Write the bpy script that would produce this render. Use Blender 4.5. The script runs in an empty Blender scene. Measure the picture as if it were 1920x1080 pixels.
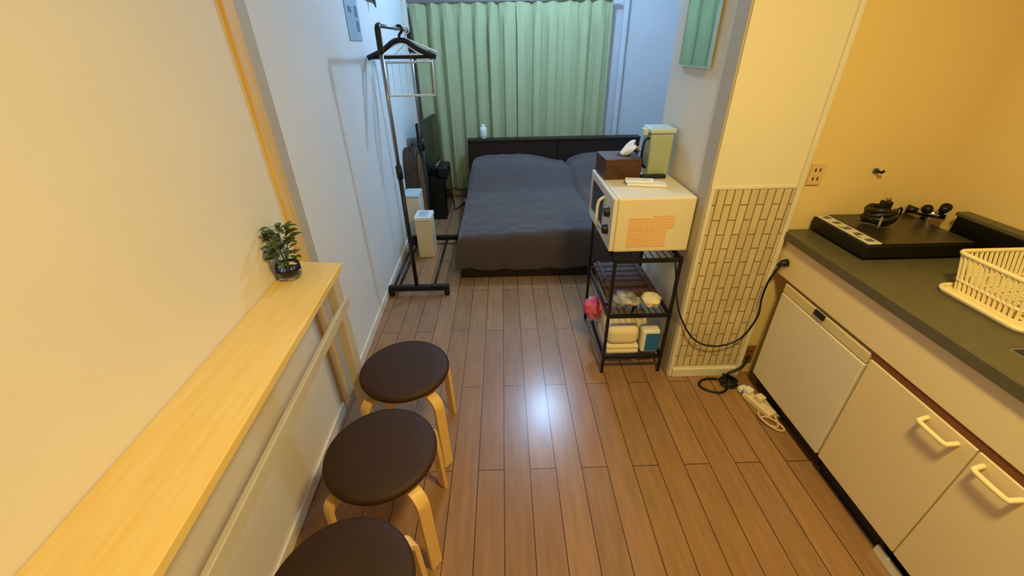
import bpy, bmesh, math, random
from mathutils import Vector, Matrix, noise
random.seed(7)
C = bpy.context.scene.collection
PI = math.pi

# ------------------------------------------------------------------ helpers
def lin(c):
    return tuple(((v/255)/12.92 if v/255 <= .04045 else ((v/255+.055)/1.055)**2.4) for v in c)

def mat(name, rgb, rough=.6, metal=0., var=.06, scale=9., bump=0., bscale=60., spec=.5, trans=0., ior=1.45, rgb2=None, stretch=None, sheen=0., alpha=1.):
    m = bpy.data.materials.new(name); m.use_nodes = True
    nt = m.node_tree; N = nt.nodes; L = nt.links
    b = N['Principled BSDF']
    c = lin(rgb)
    c2 = lin(rgb2) if rgb2 else tuple(max(0, v*(1-var*2)) for v in c)
    tc = N.new('ShaderNodeTexCoord'); mp = N.new('ShaderNodeMapping')
    L.new(tc.outputs['Object'], mp.inputs['Vector'])
    if stretch: mp.inputs['Scale'].default_value = stretch
    nz = N.new('ShaderNodeTexNoise'); nz.inputs['Scale'].default_value = scale; nz.inputs['Detail'].default_value = 4
    L.new(mp.outputs['Vector'], nz.inputs['Vector'])
    rp = N.new('ShaderNodeValToRGB')
    rp.color_ramp.elements[0].position = .3; rp.color_ramp.elements[1].position = .7
    rp.color_ramp.elements[0].color = (*c2, 1); rp.color_ramp.elements[1].color = (*c, 1)
    L.new(nz.outputs['Fac'], rp.inputs['Fac']); L.new(rp.outputs['Color'], b.inputs['Base Color'])
    b.inputs['Roughness'].default_value = rough; b.inputs['Metallic'].default_value = metal
    b.inputs['Specular IOR Level'].default_value = spec
    b.inputs['Transmission Weight'].default_value = trans; b.inputs['IOR'].default_value = ior
    b.inputs['Sheen Weight'].default_value = sheen
    b.inputs['Alpha'].default_value = alpha
    if bump:
        n2 = N.new('ShaderNodeTexNoise'); n2.inputs['Scale'].default_value = bscale; n2.inputs['Detail'].default_value = 3
        L.new(tc.outputs['Object'], n2.inputs['Vector'])
        bp = N.new('ShaderNodeBump'); bp.inputs['Strength'].default_value = bump; bp.inputs['Distance'].default_value = .004
        L.new(n2.outputs['Fac'], bp.inputs['Height']); L.new(bp.outputs['Normal'], b.inputs['Normal'])
    return m

def brick_mat(name, axes, c1, c2, mortar, bw, rh, off=(0, 0), msize=.003, rough=.4, bias=0., spec=.5, grain=None, mottle=.15):
    """axes: which world axes run along / across the bricks"""
    m = bpy.data.materials.new(name); m.use_nodes = True
    nt = m.node_tree; N = nt.nodes; L = nt.links; b = N['Principled BSDF']
    tc = N.new('ShaderNodeTexCoord'); sp = N.new('ShaderNodeSeparateXYZ'); cb = N.new('ShaderNodeCombineXYZ')
    L.new(tc.outputs['Object'], sp.inputs[0])
    for k in (0, 1):
        ad = N.new('ShaderNodeMath'); ad.operation = 'ADD'; ad.inputs[1].default_value = off[k] + 20*(bw if k == 0 else rh)*2
        L.new(sp.outputs[axes[k]], ad.inputs[0]); L.new(ad.outputs[0], cb.inputs[k])
    br = N.new('ShaderNodeTexBrick'); br.offset = .5; br.offset_frequency = 2
    br.inputs['Scale'].default_value = 1.; br.inputs['Brick Width'].default_value = bw; br.inputs['Row Height'].default_value = rh
    br.inputs['Mortar Size'].default_value = msize; br.inputs['Mortar Smooth'].default_value = .2; br.inputs['Bias'].default_value = bias
    br.inputs['Color1'].default_value = (*lin(c1), 1); br.inputs['Color2'].default_value = (*lin(c2), 1); br.inputs['Mortar'].default_value = (*lin(mortar), 1)
    L.new(cb.outputs[0], br.inputs['Vector'])
    nz = N.new('ShaderNodeTexNoise'); nz.inputs['Scale'].default_value = 6; nz.inputs['Detail'].default_value = 6
    mp = N.new('ShaderNodeMapping'); mp.inputs['Scale'].default_value = grain or (1, 1, 1)
    L.new(tc.outputs['Object'], mp.inputs['Vector']); L.new(mp.outputs['Vector'], nz.inputs['Vector'])
    mr = N.new('ShaderNodeMapRange'); mr.inputs['To Min'].default_value = 1-mottle; mr.inputs['To Max'].default_value = 1+mottle
    mr.inputs['From Min'].default_value = .3; mr.inputs['From Max'].default_value = .7
    L.new(nz.outputs['Fac'], mr.inputs['Value'])
    mx = N.new('ShaderNodeVectorMath'); mx.operation = 'MULTIPLY'
    L.new(br.outputs['Color'], mx.inputs[0]); L.new(mr.outputs[0], mx.inputs[1])
    L.new(mx.outputs[0], b.inputs['Base Color'])
    b.inputs['Roughness'].default_value = rough; b.inputs['Specular IOR Level'].default_value = spec
    bp = N.new('ShaderNodeBump'); bp.inputs['Strength'].default_value = .25; bp.inputs['Distance'].default_value = .002; bp.invert = True
    L.new(br.outputs['Fac'], bp.inputs['Height']); L.new(bp.outputs['Normal'], b.inputs['Normal'])
    return m

def box(bm, x0, x1, y0, y1, z0, z1):
    v = [bm.verts.new(p) for p in ((x0,y0,z0),(x1,y0,z0),(x1,y1,z0),(x0,y1,z0),(x0,y0,z1),(x1,y0,z1),(x1,y1,z1),(x0,y1,z1))]
    for f in ((3,2,1,0),(4,5,6,7),(0,1,5,4),(1,2,6,5),(2,3,7,6),(3,0,4,7)): bm.faces.new([v[i] for i in f])
def prism(bm, pts, z0, z1):
    a = [bm.verts.new((x,y,z0)) for x,y in pts]; b = [bm.verts.new((x,y,z1)) for x,y in pts]
    n = len(pts); bm.faces.new(a[::-1]); bm.faces.new(b)
    for i in range(n): bm.faces.new((a[i], a[(i+1)%n], b[(i+1)%n], b[i]))
def smooth_path(pts, n=6, closed=False):
    P = [Vector(p) for p in pts]; out = []; m = len(P)
    rng = range(m if closed else m-1)
    for i in rng:
        g = (lambda k: P[k % m]) if closed else (lambda k: P[max(0, min(m-1, k))])
        p0, p1, p2, p3 = g(i-1), g(i), g(i+1), g(i+2)
        for k in range(n):
            t = k/n
            out.append(.5*((2*p1)+(-p0+p2)*t+(2*p0-5*p1+4*p2-p3)*t*t+(-p0+3*p1-3*p2+p3)*t**3))
    if not closed: out.append(P[-1])
    return out
def tube(bm, pts, r, seg=10, closed=False, caps=True):
    P = [Vector(p) for p in pts]; n = len(P); rings = []
    T = []
    for i in range(n):
        a = P[(i-1) % n] if (closed or i > 0) else P[i]; b = P[(i+1) % n] if (closed or i < n-1) else P[i]
        T.append((b-a).normalized())
    u = T[0].orthogonal().normalized()
    for i in range(n):
        u = (u - T[i]*u.dot(T[i]))
        u = u.normalized() if u.length > 1e-6 else T[i].orthogonal().normalized()
        w = T[i].cross(u); rr = r[i] if isinstance(r, (list, tuple)) else r
        rings.append([bm.verts.new(P[i] + (u*math.cos(2*PI*k/seg) + w*math.sin(2*PI*k/seg))*rr) for k in range(seg)])
    for i in range(n if closed else n-1):
        A, B = rings[i], rings[(i+1) % n]
        for k in range(seg): bm.faces.new((A[k], A[(k+1) % seg], B[(k+1) % seg], B[k]))
    if caps and not closed: bm.faces.new(rings[0][::-1]); bm.faces.new(rings[-1])
def lathe(bm, prof, c=(0,0,0), seg=32, cap0=True, cap1=True):
    rings = [[bm.verts.new((c[0]+r*math.cos(2*PI*k/seg), c[1]+r*math.sin(2*PI*k/seg), c[2]+z)) for k in range(seg)] for r, z in prof]
    for A, B in zip(rings, rings[1:]):
        for k in range(seg): bm.faces.new((A[k], A[(k+1) % seg], B[(k+1) % seg], B[k]))
    if cap0: bm.faces.new(rings[0][::-1])
    if cap1: bm.faces.new(rings[-1])
def strip(bm, c, az, path, w, t):
    """flat bar bent in the vertical plane at azimuth az round c: path of (r, z)"""
    ca, sa = math.cos(az), math.sin(az); rings = []
    n = len(path)
    for i, (r, z) in enumerate(path):
        a = path[max(0, i-1)]; b = path[min(n-1, i+1)]
        d = Vector((b[0]-a[0], b[1]-a[1])).normalized(); nn = Vector((-d.y, d.x))
        ring = []
        for s, q in ((-1,-1),(1,-1),(1,1),(-1,1)):
            rr = r + nn.x*t/2*q; zz = z + nn.y*t/2*q
            ring.append(bm.verts.new((c[0]+rr*ca - s*w/2*sa, c[1]+rr*sa + s*w/2*ca, c[2]+zz)))
        rings.append(ring)
    for A, B in zip(rings, rings[1:]):
        for k in range(4): bm.faces.new((A[k], A[(k+1)%4], B[(k+1)%4], B[k]))
    bm.faces.new(rings[0][::-1]); bm.faces.new(rings[-1])
def blob(bm, c, s, amp=.25, fr=3., seed=0, sub=3, flat=None):
    tmp = bmesh.new(); bmesh.ops.create_icosphere(tmp, subdivisions=sub, radius=1)
    for v in tmp.verts:
        n = noise.noise(v.co*fr + Vector((seed*7.3, seed, 3)))
        p = v.co*(1+amp*n)
        v.co = Vector((c[0]+p.x*s[0], c[1]+p.y*s[1], max(c[2]+p.z*s[2], flat if flat is not None else -9)))
    vs = {v: bm.verts.new(v.co) for v in tmp.verts}
    for f in tmp.faces: bm.faces.new([vs[v] for v in f.verts])
    tmp.free()

def world_loc(o):
    p = Vector((0,0,0))
    while o: p += o.location; o = o.parent
    return p
def obj(name, build, m, parent=None, bevel=0., smooth=False, seg=2, loc=None):
    bm = bmesh.new(); build(bm)
    bmesh.ops.recalc_face_normals(bm, faces=bm.faces[:])
    org = world_loc(parent) if parent else Vector(loc or (0,0,0))
    if org.length: bmesh.ops.translate(bm, verts=bm.verts[:], vec=-org)
    me = bpy.data.meshes.new(name); bm.to_mesh(me); bm.free()
    me.materials.append(m)
    o = bpy.data.objects.new(name, me); C.objects.link(o)
    if parent: o.parent = parent
    elif loc: o.location = loc
    if smooth:
        for p in me.polygons: p.use_smooth = True
    if bevel:
        b = o.modifiers.new('Bevel', 'BEVEL'); b.width = bevel; b.segments = seg; b.limit_method = 'ANGLE'; b.angle_limit = .6
    return o
def thing(name, label, cat, loc=(0,0,0), group=None):
    o = bpy.data.objects.new(name, None); C.objects.link(o); o.location = loc; o.empty_display_size = .05
    o['label'] = label; o['category'] = cat
    if group: o['group'] = group
    return o
def tag(o, label, cat, group=None):
    o['label'] = label; o['category'] = cat
    if group: o['group'] = group
    return o
def struct(name, build, m, **k):
    o = obj(name, build, m, **k)
    if not k.get('parent'): o['kind'] = 'structure'
    return o
def dup(root, loc, label):
    r = root.copy(); C.objects.link(r); r.location = loc; r['label'] = label
    for ch in list(root.children):
        c = ch.copy(); C.objects.link(c); c.parent = r
        for g in list(ch.children):
            d = g.copy(); C.objects.link(d); d.parent = c
    return r
def B(*a): return lambda bm: box(bm, *a)
def BS(*bs):
    def f(bm):
        for a in bs: box(bm, *a)
    return f
def TB(pts, r, seg=10, closed=False, sm=0):
    return lambda bm: tube(bm, smooth_path(pts, sm, closed) if sm else pts, r, seg, closed)
def wl(y): return -.825 - .035*y          # face of the left wall, which runs slightly out of square

# ------------------------------------------------------------------ materials
M = {}
M['paper_cream'] = mat('cream_wallpaper', (232,222,204), .8, var=.02, scale=3, bump=.15, bscale=220)
M['paper_white'] = mat('white_wallpaper', (226,226,224), .8, var=.02, scale=3, bump=.15, bscale=220)
M['paper_kitchen'] = mat('kitchen_panel', (232,206,148), .55, var=.02, scale=2)
M['paper_far'] = mat('dimmed_white_wallpaper', (200,202,206), .8, var=.02, scale=3, bump=.15, bscale=220)  # white wallpaper with dimmer light put into its colour, offsetting the cool lamp
M['ceil'] = mat('ceiling_paper', (225,224,220), .85, var=.02)
M['trimw'] = mat('pale_trim', (228,222,208), .5, var=.03)
M['trimshade'] = mat('jamb_grey_guard_shade', (188,178,160), .6, var=.03)  # the jamb's own grey; on the pillar corner guard it stands for shade
M['post'] = mat('pine_trim', (232,196,128), .5, var=.08, scale=3, stretch=(14,14,1), rgb2=(222,176,104))
M['floor'] = brick_mat('plank_floor', (1, 0), (156,118,84), (144,108,76), (70,50,36), 1.06, .1165, off=(-.125, .035), msize=.0024, rough=.245, grain=(7,.7,1), mottle=.13, spec=.55)
M['tile'] = brick_mat('brick_pattern_paper', (2, 0), (212,198,166), (198,182,150), (140,116,80), .145, .0365, off=(0,.006), msize=.0034, rough=.6, mottle=.08)
M['counter_wood'] = mat('light_wood', (236,208,142), .38, var=.05, scale=4, stretch=(16,1.2,1), rgb2=(232,194,112))
M['table_frame'] = mat('beige_frame', (200,188,168), .5, var=.03)
M['birch'] = mat('bent_birch', (234,196,134), .4, var=.06, scale=5, stretch=(3,3,1), rgb2=(224,182,116))
M['brown_seat'] = mat('brown_vinyl', (56,36,22), .6, var=.08, scale=25, bump=.1, bscale=150, spec=.35)
M['black_metal'] = mat('black_metal', (22,21,22), .4, var=.1)
M['black_plastic'] = mat('black_plastic', (16,15,16), .4, var=.1)
M['black_gloss'] = mat('black_glass', (14,13,13), .12, var=.1)
M['hob_glass'] = mat('hob_glass', (52,46,34), .32, var=.1, scale=3)
M['grey_metal'] = mat('grey_tube', (150,152,156), .3, metal=.8, var=.05)
M['chrome'] = mat('chrome', (205,205,205), .15, metal=1., var=.03)
M['steel_dark'] = mat('dark_worktop', (94,88,70), .42, var=.08, scale=30, spec=.4)
M['cab'] = mat('cream_laminate', (232,212,172), .42, var=.02, scale=2)
M['cab_edge'] = mat('brown_chipboard', (126,74,40), .7, var=.1, scale=40)
M['fridge'] = mat('fridge_white', (228,217,198), .38, var=.02)
M['fridge_top'] = mat('fridge_trim', (216,200,158), .45, var=.03)
M['handle'] = mat('cream_handle', (242,226,182), .35, var=.02)
M['ivory'] = mat('ivory_plastic', (240,224,178), .4, var=.03)
M['white_plastic'] = mat('white_plastic', (236,234,230), .38, var=.02)
M['mw'] = mat('microwave_white', (234,222,196), .4, var=.02)
M['mw_frame'] = mat('microwave_door_white', (226,222,210), .4, var=.02)
M['curtain'] = mat('green_curtain', (168,176,132), .85, var=.03, scale=6, bump=.1, bscale=300, sheen=.2)
M['curtain_rail'] = mat('curtain_rail_grey', (120,116,112), .5)
M['duvet'] = mat('charcoal_cotton', (80,70,69), .9, var=.05, scale=12, bump=.2, bscale=260, sheen=.15)
M['bed_wood'] = mat('dark_brown_wood', (34,23,20), .45, var=.1, scale=4, stretch=(1,8,8))
M['mattress'] = mat('mattress_dark', (64,58,58), .9)
M['tissue_wood'] = mat('walnut_box', (92,58,34), .4, var=.12, scale=6, stretch=(2,8,8), rgb2=(66,40,24))
M['tissue'] = mat('tissue_paper', (244,244,246), .9, var=.02)
M['pitcher'] = mat('pale_green_plastic', (178,186,156), .35, var=.03)
M['pitcher_lid'] = mat('pale_aqua_plastic', (196,214,214), .35, var=.03)
M['clear'] = mat('clear_glass', (250,250,250), .05, var=0, trans=1., ior=1.3)
M['soil'] = mat('dark_soil', (48,36,24), .95, var=.3, scale=200)
M['leaf'] = mat('leaf_green', (62,84,38), .5, var=.25, scale=40, rgb2=(98,116,62))
M['towel'] = mat('cream_towel', (244,228,200), .95, var=.03, bump=.5, bscale=300)
M['pink'] = mat('pink_cloth', (206,40,92), .85, var=.1, scale=22, rgb2=(230,130,156))
M['teal'] = mat('teal_print', (38,112,190), .45, var=.06)
M['wrap'] = mat('shiny_wrap', (210,210,216), .25, var=.1, scale=28, rgb2=(52,56,78))
M['plank_dark'] = mat('dark_board', (104,68,42), .6, var=.1, scale=3, stretch=(1,22,1), rgb2=(60,38,24))
M['outlet'] = mat('beige_outlet', (222,188,140), .45, var=.02)
M['outlet_brown'] = mat('brown_outlet', (150,96,62), .5, var=.05)
M['notice'] = brick_mat('orange_notice', (0, 2), (238,196,148), (240,200,154), (228,180,128), .05, .014, msize=.002, rough=.6, mottle=.06)
M['cord_beige'] = mat('beige_cord', (214,180,140), .5)
M['bag_brown'] = mat('brown_leather', (70,54,38), .5, var=.15, scale=14, rgb2=(44,36,30))
M['tan'] = mat('tan_panel', (128,94,52), .6, var=.15)
M['screen'] = mat('tv_screen', (20,22,20), .22, var=.1, spec=.8)
M['panelgrey'] = mat('laminated_sheet', (160,184,198), .5, var=.08, scale=10)
M['sheet_mark'] = mat('dark_print', (96,124,142), .6)
M['mirror'] = mat('mirror_glass', (200,214,208), .03, metal=1., var=0)
M['mirror_edge'] = mat('mirror_bevel', (206,226,236), .15, metal=.6, var=0)
M['boxcream'] = mat('cream_casing', (226,210,176), .5, var=.03)
M['bottle'] = mat('frosted_plastic', (226,236,230), .4, var=.03)
M['ctrl'] = mat('silver_panel', (214,204,190), .4, var=.1, scale=40)
M['green_mark'] = mat('green_key', (120,150,70), .5)
M['hook'] = mat('grey_hook', (92,98,98), .5)
M['toe'] = mat('black_kick', (20,18,20), .5, var=.2)
M['plug_white'] = mat('plug_white', (236,220,180), .45)

# ------------------------------------------------------------------ camera
cam = bpy.data.cameras.new('camera'); co = bpy.data.objects.new('camera', cam); C.objects.link(co)
R = Matrix(((1.0,.025,-.011),(-.022,.507,-.861),(-.016,.861,.508)))
x = Vector((R[0][0],R[1][0],R[2][0])).normalized(); z = Vector((R[0][2],R[1][2],R[2][2])).normalized()
y = z.cross(x).normalized(); x = y.cross(z)
co.matrix_world = Matrix(((x.x,y.x,z.x,0),(x.y,y.y,z.y,0),(x.z,y.z,z.z,1.65),(0,0,0,1)))
cam.sensor_width = 36; cam.lens = 772/1920*36; cam.clip_start = .02
bpy.context.scene.camera = co

# ------------------------------------------------------------------ room shell
YB, YF, ZC = -1.5, 5.2, 2.85
struct('floor', B(-1.15, 2.15, YB-.1, YF+.1, -.1, 0), M['floor'])
struct('ceiling', B(-1.15, 2.15, YB-.1, YF+.1, ZC, ZC+.1), M['ceil'])
def lw(y0, y1): return lambda bm: prism(bm, [(-1.15,y0),(wl(y0),y0),(wl(y1),y1),(-1.15,y1)], 0, ZC)
struct('wall_left', lw(YB, 1.60), M['paper_cream'])
struct('wall_left_far', lw(1.60, YF), M['paper_white'])
struct('wall_back', B(-1.15, 2.15, YB-.1, YB, 0, ZC), M['paper_cream'])
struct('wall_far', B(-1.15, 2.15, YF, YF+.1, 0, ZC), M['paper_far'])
struct('wall_right', B(1.955, 2.15, YB, 1.78, 0, ZC), M['paper_kitchen'])
struct('wall_kitchen', B(1.301, 2.15, 1.78, 2.49, 0, ZC), M['paper_kitchen'])
struct('wall_pillar', B(.908, 1.30, 1.765, 2.49, 0, ZC), M['paper_cream'])
struct('wall_pillar_tile', B(.925, 1.285, 1.761, 1.765, .075, 1.085), M['tile'])
struct('wall_bedroom_right', B(2.0, 2.15, 2.49, YF, 0, ZC), M['paper_white'])
# trims
struct('trim_1', lambda bm: prism(bm, [(wl(1.575)-.01,1.575),(wl(1.575)+.014,1.575),(wl(1.65)+.014,1.65),(wl(1.65)-.01,1.65)], 0, ZC), M['post'], bevel=.003)
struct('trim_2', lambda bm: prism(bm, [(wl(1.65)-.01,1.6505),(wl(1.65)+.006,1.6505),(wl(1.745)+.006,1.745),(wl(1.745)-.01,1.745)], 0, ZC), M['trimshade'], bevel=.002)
struct('trim_3', B(1.286, 1.306, 1.748, 1.7645, 0, ZC), M['trimw'], bevel=.004)
struct('trim_4', B(.900, .9075, 1.77, 1.875, 0, ZC), M['trimshade'], bevel=.002)  # corner guard, its shade painted in as a darker grey
struct('trim_5', B(.909, .925, 1.757, 1.7645, 0, 1.10), M['trimw'], bevel=.003)
struct('trim_6', B(.909, 1.286, 1.759, 1.7645, 1.086, 1.10), M['trimw'], bevel=.002)
struct('trim_7', lambda bm: prism(bm, [(wl(5.03),5.03),(wl(5.03)+.05,5.03),(wl(5.03)+.05,5.075),(wl(5.08),5.075)], 0, ZC), M['trimw'], bevel=.005)
struct('baseboard_pillar', B(.926, 1.285, 1.750, 1.7645, 0, .055), M['trimw'], bevel=.003)
def bb(y0, y1): return lambda bm: prism(bm, [(wl(y0),y0),(wl(y0)+.012,y0),(wl(y1)+.012,y1),(wl(y1),y1)], 0, .06)
struct('baseboard_left', bb(YB, 1.57), M['trimw'], bevel=.003)
struct('baseboard_left_far', bb(1.75, 5.02), M['trimw'], bevel=.003)
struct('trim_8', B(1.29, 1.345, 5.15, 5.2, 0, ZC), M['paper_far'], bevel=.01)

# ------------------------------------------------------------------ wall table on the left
t = thing('wall_table', 'narrow light wood table board running along the left wall', 'table', (-.75, 1.0, 0))
obj('tabletop', lambda bm: prism(bm, [(wl(-.6)+.002,-.6),(-.545,-.6),(-.671,1.505),(wl(1.535)+.002,1.535)], .872, .90), M['counter_wood'], t, bevel=.003)
def slat(y0, y1, xf, w, z0, z1): return lambda bm: prism(bm, [(xf(y0)-w,y0),(xf(y0),y0),(xf(y1),y1),(xf(y1)-w,y1)], z0, z1)
fx = lambda y: -.585-.0584*y
r_ = obj('rail', slat(-.55, 1.50, lambda y: fx(y)-.002, .018, .705, .748), M['table_frame'], t, bevel=.003)
obj('leg', B(-.712, -.676, 1.40, 1.46, 0, .871), M['table_frame'], t, bevel=.003)
obj('leg', B(-.60, -.565, -.55, -.49, 0, .871), M['table_frame'], t, bevel=.003)

# potted plant
pt = thing('potted_plant', 'small leafy plant in a clear glass jar on the light wood wall table', 'plant', (-.825, 1.395, .9005))
px, py, pz = -.825, 1.395, .9005
obj('jar', lambda bm: lathe(bm, [(.030,.0),(.040,.006),(.044,.03),(.042,.058),(.0395,.058),(.041,.03),(.037,.010)], (px,py,pz), 28, True, True), M['clear'], pt, smooth=True)
obj('soil', lambda bm: lathe(bm, [(.028,.0105),(.0365,.016),(.0385,.034),(.02,.038)], (px,py,pz), 24), M['soil'], pt, smooth=True)
def stems(bm):
    for k in range(9):
        a = k*2.4; r = .012+.028*random.random()
        tube(bm, smooth_path([(px,py,pz+.03),(px+r*.4*math.cos(a),py+r*.4*math.sin(a),pz+.08),(px+r*math.cos(a),py+r*math.sin(a),pz+.11+.08*random.random())],4), .0016, 5)
obj('stem', stems, M['leaf'], pt)
def leaves(bm):
    rnd = random.Random(3)
    for k in range(95):
        a = rnd.random()*2*PI; h = .075+.135*rnd.random()
        R0 = .056*(1-.5*abs((h-.135)/.09))*rnd.uniform(.35,1.)
        c = Vector((px+R0*math.cos(a), py+R0*math.sin(a), pz+h))
        d = Vector((math.cos(a+rnd.uniform(-.7,.7)), math.sin(a+rnd.uniform(-.7,.7)), rnd.uniform(-.35,.75))).normalized()
        s = d.cross(Vector((0,0,1))).normalized(); n = s.cross(d)
        l = rnd.uniform(.028,.044); w = l*.34
        P = [c, c+d*l*.3+s*w*.8+n*.003, c+d*l*.65+s*w*.75+n*.002, c+d*l-n*.006, c+d*l*.65-s*w*.75+n*.002, c+d*l*.3-s*w*.8+n*.003, c+d*l*.5-n*.003]
        v = [bm.verts.new(p) for p in P]
        for i in range(6): bm.faces.new((v[i], v[(i+1)%6], v[6]))
obj('foliage', leaves, M['leaf'], pt)

# ------------------------------------------------------------------ stools
def make_stool(c, label):
    t = thing('stool', label, 'stool', (c[0], c[1], 0), 'brown round stools along the wall table')
    cc = (c[0], c[1], 0)
    obj('seat', lambda bm: lathe(bm, [(.02,.424),(.180,.424),(.189,.430),(.192,.440),(.188,.451),(.175,.456),(.10,.4575),(.0,.458)][:7]+[(.002,.458)], cc, 56), M['brown_seat'], t, smooth=True)
    obj('seat_base', lambda bm: lathe(bm, [(.165,.404),(.17,.4235)], cc, 40), M['birch'], t)
    for k in range(4):
        az = math.radians(-43 + 90*k)
        path = [(.06,.393)]
        path += [(.06+.105*i/3,.393) for i in range(1,4)]
        for i in range(1,10):
            a = PI/2*i/9; path.append((.168+.046*math.sin(a), .347+.046*math.cos(a)))
        path += [(.218,.22),(.221,.10),(.224,.0)]
        obj('leg', lambda bm: strip(bm, cc, az, path, .046, .018), M['birch'], t, bevel=.003)
    return t
s0 = make_stool((-.455, 1.376), 'round stool with brown seat, the farthest of the three, nearest the clothes rack')
dup(s0, (-.452, .952, 0), 'round stool with brown seat, middle of the row of three')
dup(s0, (-.452, .53, 0), 'round stool with brown seat, nearest, cut off by the bottom edge')

# ------------------------------------------------------------------ bed
bx0, bx1, by0, by1 = -.40, 1.45, 2.98, 4.98
t = thing('bed', 'low dark brown wooden double bed with a flat headboard under the curtain', 'bed', (.5, 4, 0))
obj('frame', BS((bx0+.02,bx1,by0,by0+.035,0,.17),(bx0+.02,bx0+.055,by0+.035,by1-.14,0,.17),(bx1-.035,bx1,by0+.035,by1-.14,0,.17),(bx0+.055,bx1-.035,by0+.035,by1-.14,.10,.16)), M['bed_wood'], t, bevel=.004)
for a, b in ((bx0-.01, .607), (.615, bx1+.1)):
    obj('headboard', BS((a,b,by1-.12,by1,0,.715),(a-.002,b+.002,by1-.135,by1+.005,.715,.735)), M['bed_wood'], t, bevel=.003)
obj('mattress', B(bx0+.03, bx1-.01, by0+.03, by1-.14, .172, .30), M['mattress'], t, bevel=.03, seg=3)
def duvet(bm):
    nx, ny = 130, 140; X0, X1, Y0, Y1 = bx0-.015, bx1+.02, by0-.022, by1-.125
    def h(x, y):
        z = .375 + .03*math.exp(-((x-.75)/.5)**2)*math.exp(-((y-3.1)/.7)**2)
        v = max(0, min(1, (y-4.05)/.55)); v = v*v*(3-2*v)
        p1 = math.exp(-(abs(x-.03)/.44)**4); p2 = math.exp(-(abs(x-1.10)/.34)**4)
        z += v*(.115 + .085*max(p1, p2*.93))
        cx = .70 + (5-y)*.045
        z -= .045*math.exp(-((x-cx)/.02)**2)*max(0, min(1, (y-3.45)/.4))
        z += .012*noise.noise(Vector((x*3, y*3, 0))) + .008*noise.noise(Vector((x*8, y*7, 4))) + .012*max(0,1-(y-2.95)/.5)*noise.noise(Vector((x*11, y*14, 7)))
        return z
    def fall(d, r):           # rounded edge profile: 0 at edge -> 1 inside
        if d >= r: return 1.
        return math.sqrt(max(0, 1-((r-d)/r)**2))
    G = []
    for j in range(ny+1):
        row = []
        for i in range(nx+1):
            u = i/nx; v = j/ny
            u = u + .06*math.sin(2*PI*u)*-.5; v = v + .05*math.sin(2*PI*v)*-.5
            x = X0+(X1-X0)*u; y = Y0+(Y1-Y0)*v
            k = min(fall(x-X0,.10), fall(X1-x,.10), fall(y-Y0,.075))
            e = .17
            z = e + (h(x,y)-e)*k
            row.append(bm.verts.new((x,y,z)))
        G.append(row)
    for j in range(ny):
        for i in range(nx): bm.faces.new((G[j][i],G[j][i+1],G[j+1][i+1],G[j+1][i]))
    edge = [G[0][i] for i in range(nx+1)] + [G[j][nx] for j in range(1,ny+1)] + [G[ny][i] for i in range(nx-1,-1,-1)] + [G[j][0] for j in range(ny-1,0,-1)]
    low = []
    for q, v in enumerate(edge):
        w = .006*math.sin(q*.55)+.008*noise.noise(Vector((q*.15,0,0)))
        zz = .085 + .03*noise.noise(Vector((q*.06, 5, 0)))
        p = v.co.copy(); cxy = Vector((.5,4,0)); d = (p-cxy); d.z = 0; d.normalize()
        low.append(bm.verts.new((p.x+d.x*w, min(p.y+d.y*w, Y1), zz)))
    n = len(edge)
    for q in range(n): bm.faces.new((edge[q], edge[(q+1)%n], low[(q+1)%n], low[q]))
o = obj('bed_cover', duvet, M['duvet'], None, smooth=True, loc=(.5,4,.18))
tag(o, 'dark grey cover spread over the whole double bed, humped by pillows', 'bedding')

# bottle on headboard
t = thing('bottle', 'small pale frosted bottle standing on the dark headboard', 'bottle', (-.23, 4.93, .7355))
obj('body', lambda bm: lathe(bm, [(.030,0),(.036,.006),(.038,.05),(.040,.085),(.036,.115),(.022,.128),(.0,.131)][:6]+[(.004,.131)], (-.23,4.93,.7355), 24), M['bottle'], t, smooth=True)
obj('cap', lambda bm: lathe(bm, [(.022,.131),(.022,.145),(.018,.149)], (-.23,4.93,.7355), 20), M['white_plastic'], t)

# ------------------------------------------------------------------ curtain
def curt(xa, xb, nf, ph):
    def f(bm):
        nx = nf*28; zs = [.12+.06*k for k in range(30)]+[1.90,1.94,1.97,2.0,2.03]
        rows = []
        for zz in zs:
            row = []
            for i in range(nx+1):
                u = i/nx; s = u*nf*2*PI+ph
                k = min(1, max(0, (zz-1.78)/.2))
                amp = .026*(1-.25*k)
                q = s + .6*math.sin(s*.37+1.3) + .25*math.sin(zz*1.1+i*.02)*(1-k)
                q += .45*math.sin(u*23+1.)
                w = 1-2*abs(math.sin(q/2))**1.1
                w += .25*math.sin(q*2+.7)*(1-k)
                yy = 5.085 + amp*w*(1+.3*math.sin(s*.23)) - .012*k*abs(math.cos(s))**6
                row.append(bm.verts.new((xa+(xb-xa)*u + .012*math.sin(2*s)*(1-k) , min(yy,5.15), zz)))
            rows.append(row)
        for a, b in zip(rows, rows[1:]):
            for i in range(nx): bm.faces.new((a[i],a[i+1],b[i+1],b[i]))
    return f
o = obj('curtain', curt(-.93, .155, 7, .4), M['curtain'], None, smooth=True, loc=(-.4,5.085,.12)); tag(o, 'pale green pleated curtain hanging behind the headboard, left panel beside the television', 'curtain', 'green curtain panels')
o = obj('curtain', curt(.16, 1.155, 6, 1.2), M['curtain'], None, smooth=True, loc=(.6,5.085,.12)); tag(o, 'pale green pleated curtain, right panel ending at the bare blue wall', 'curtain', 'green curtain panels')
t = thing('curtain_rail', 'grey curtain rail along the top of the green curtains', 'curtain rail', (.1, 5.09, 2.04))
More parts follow.
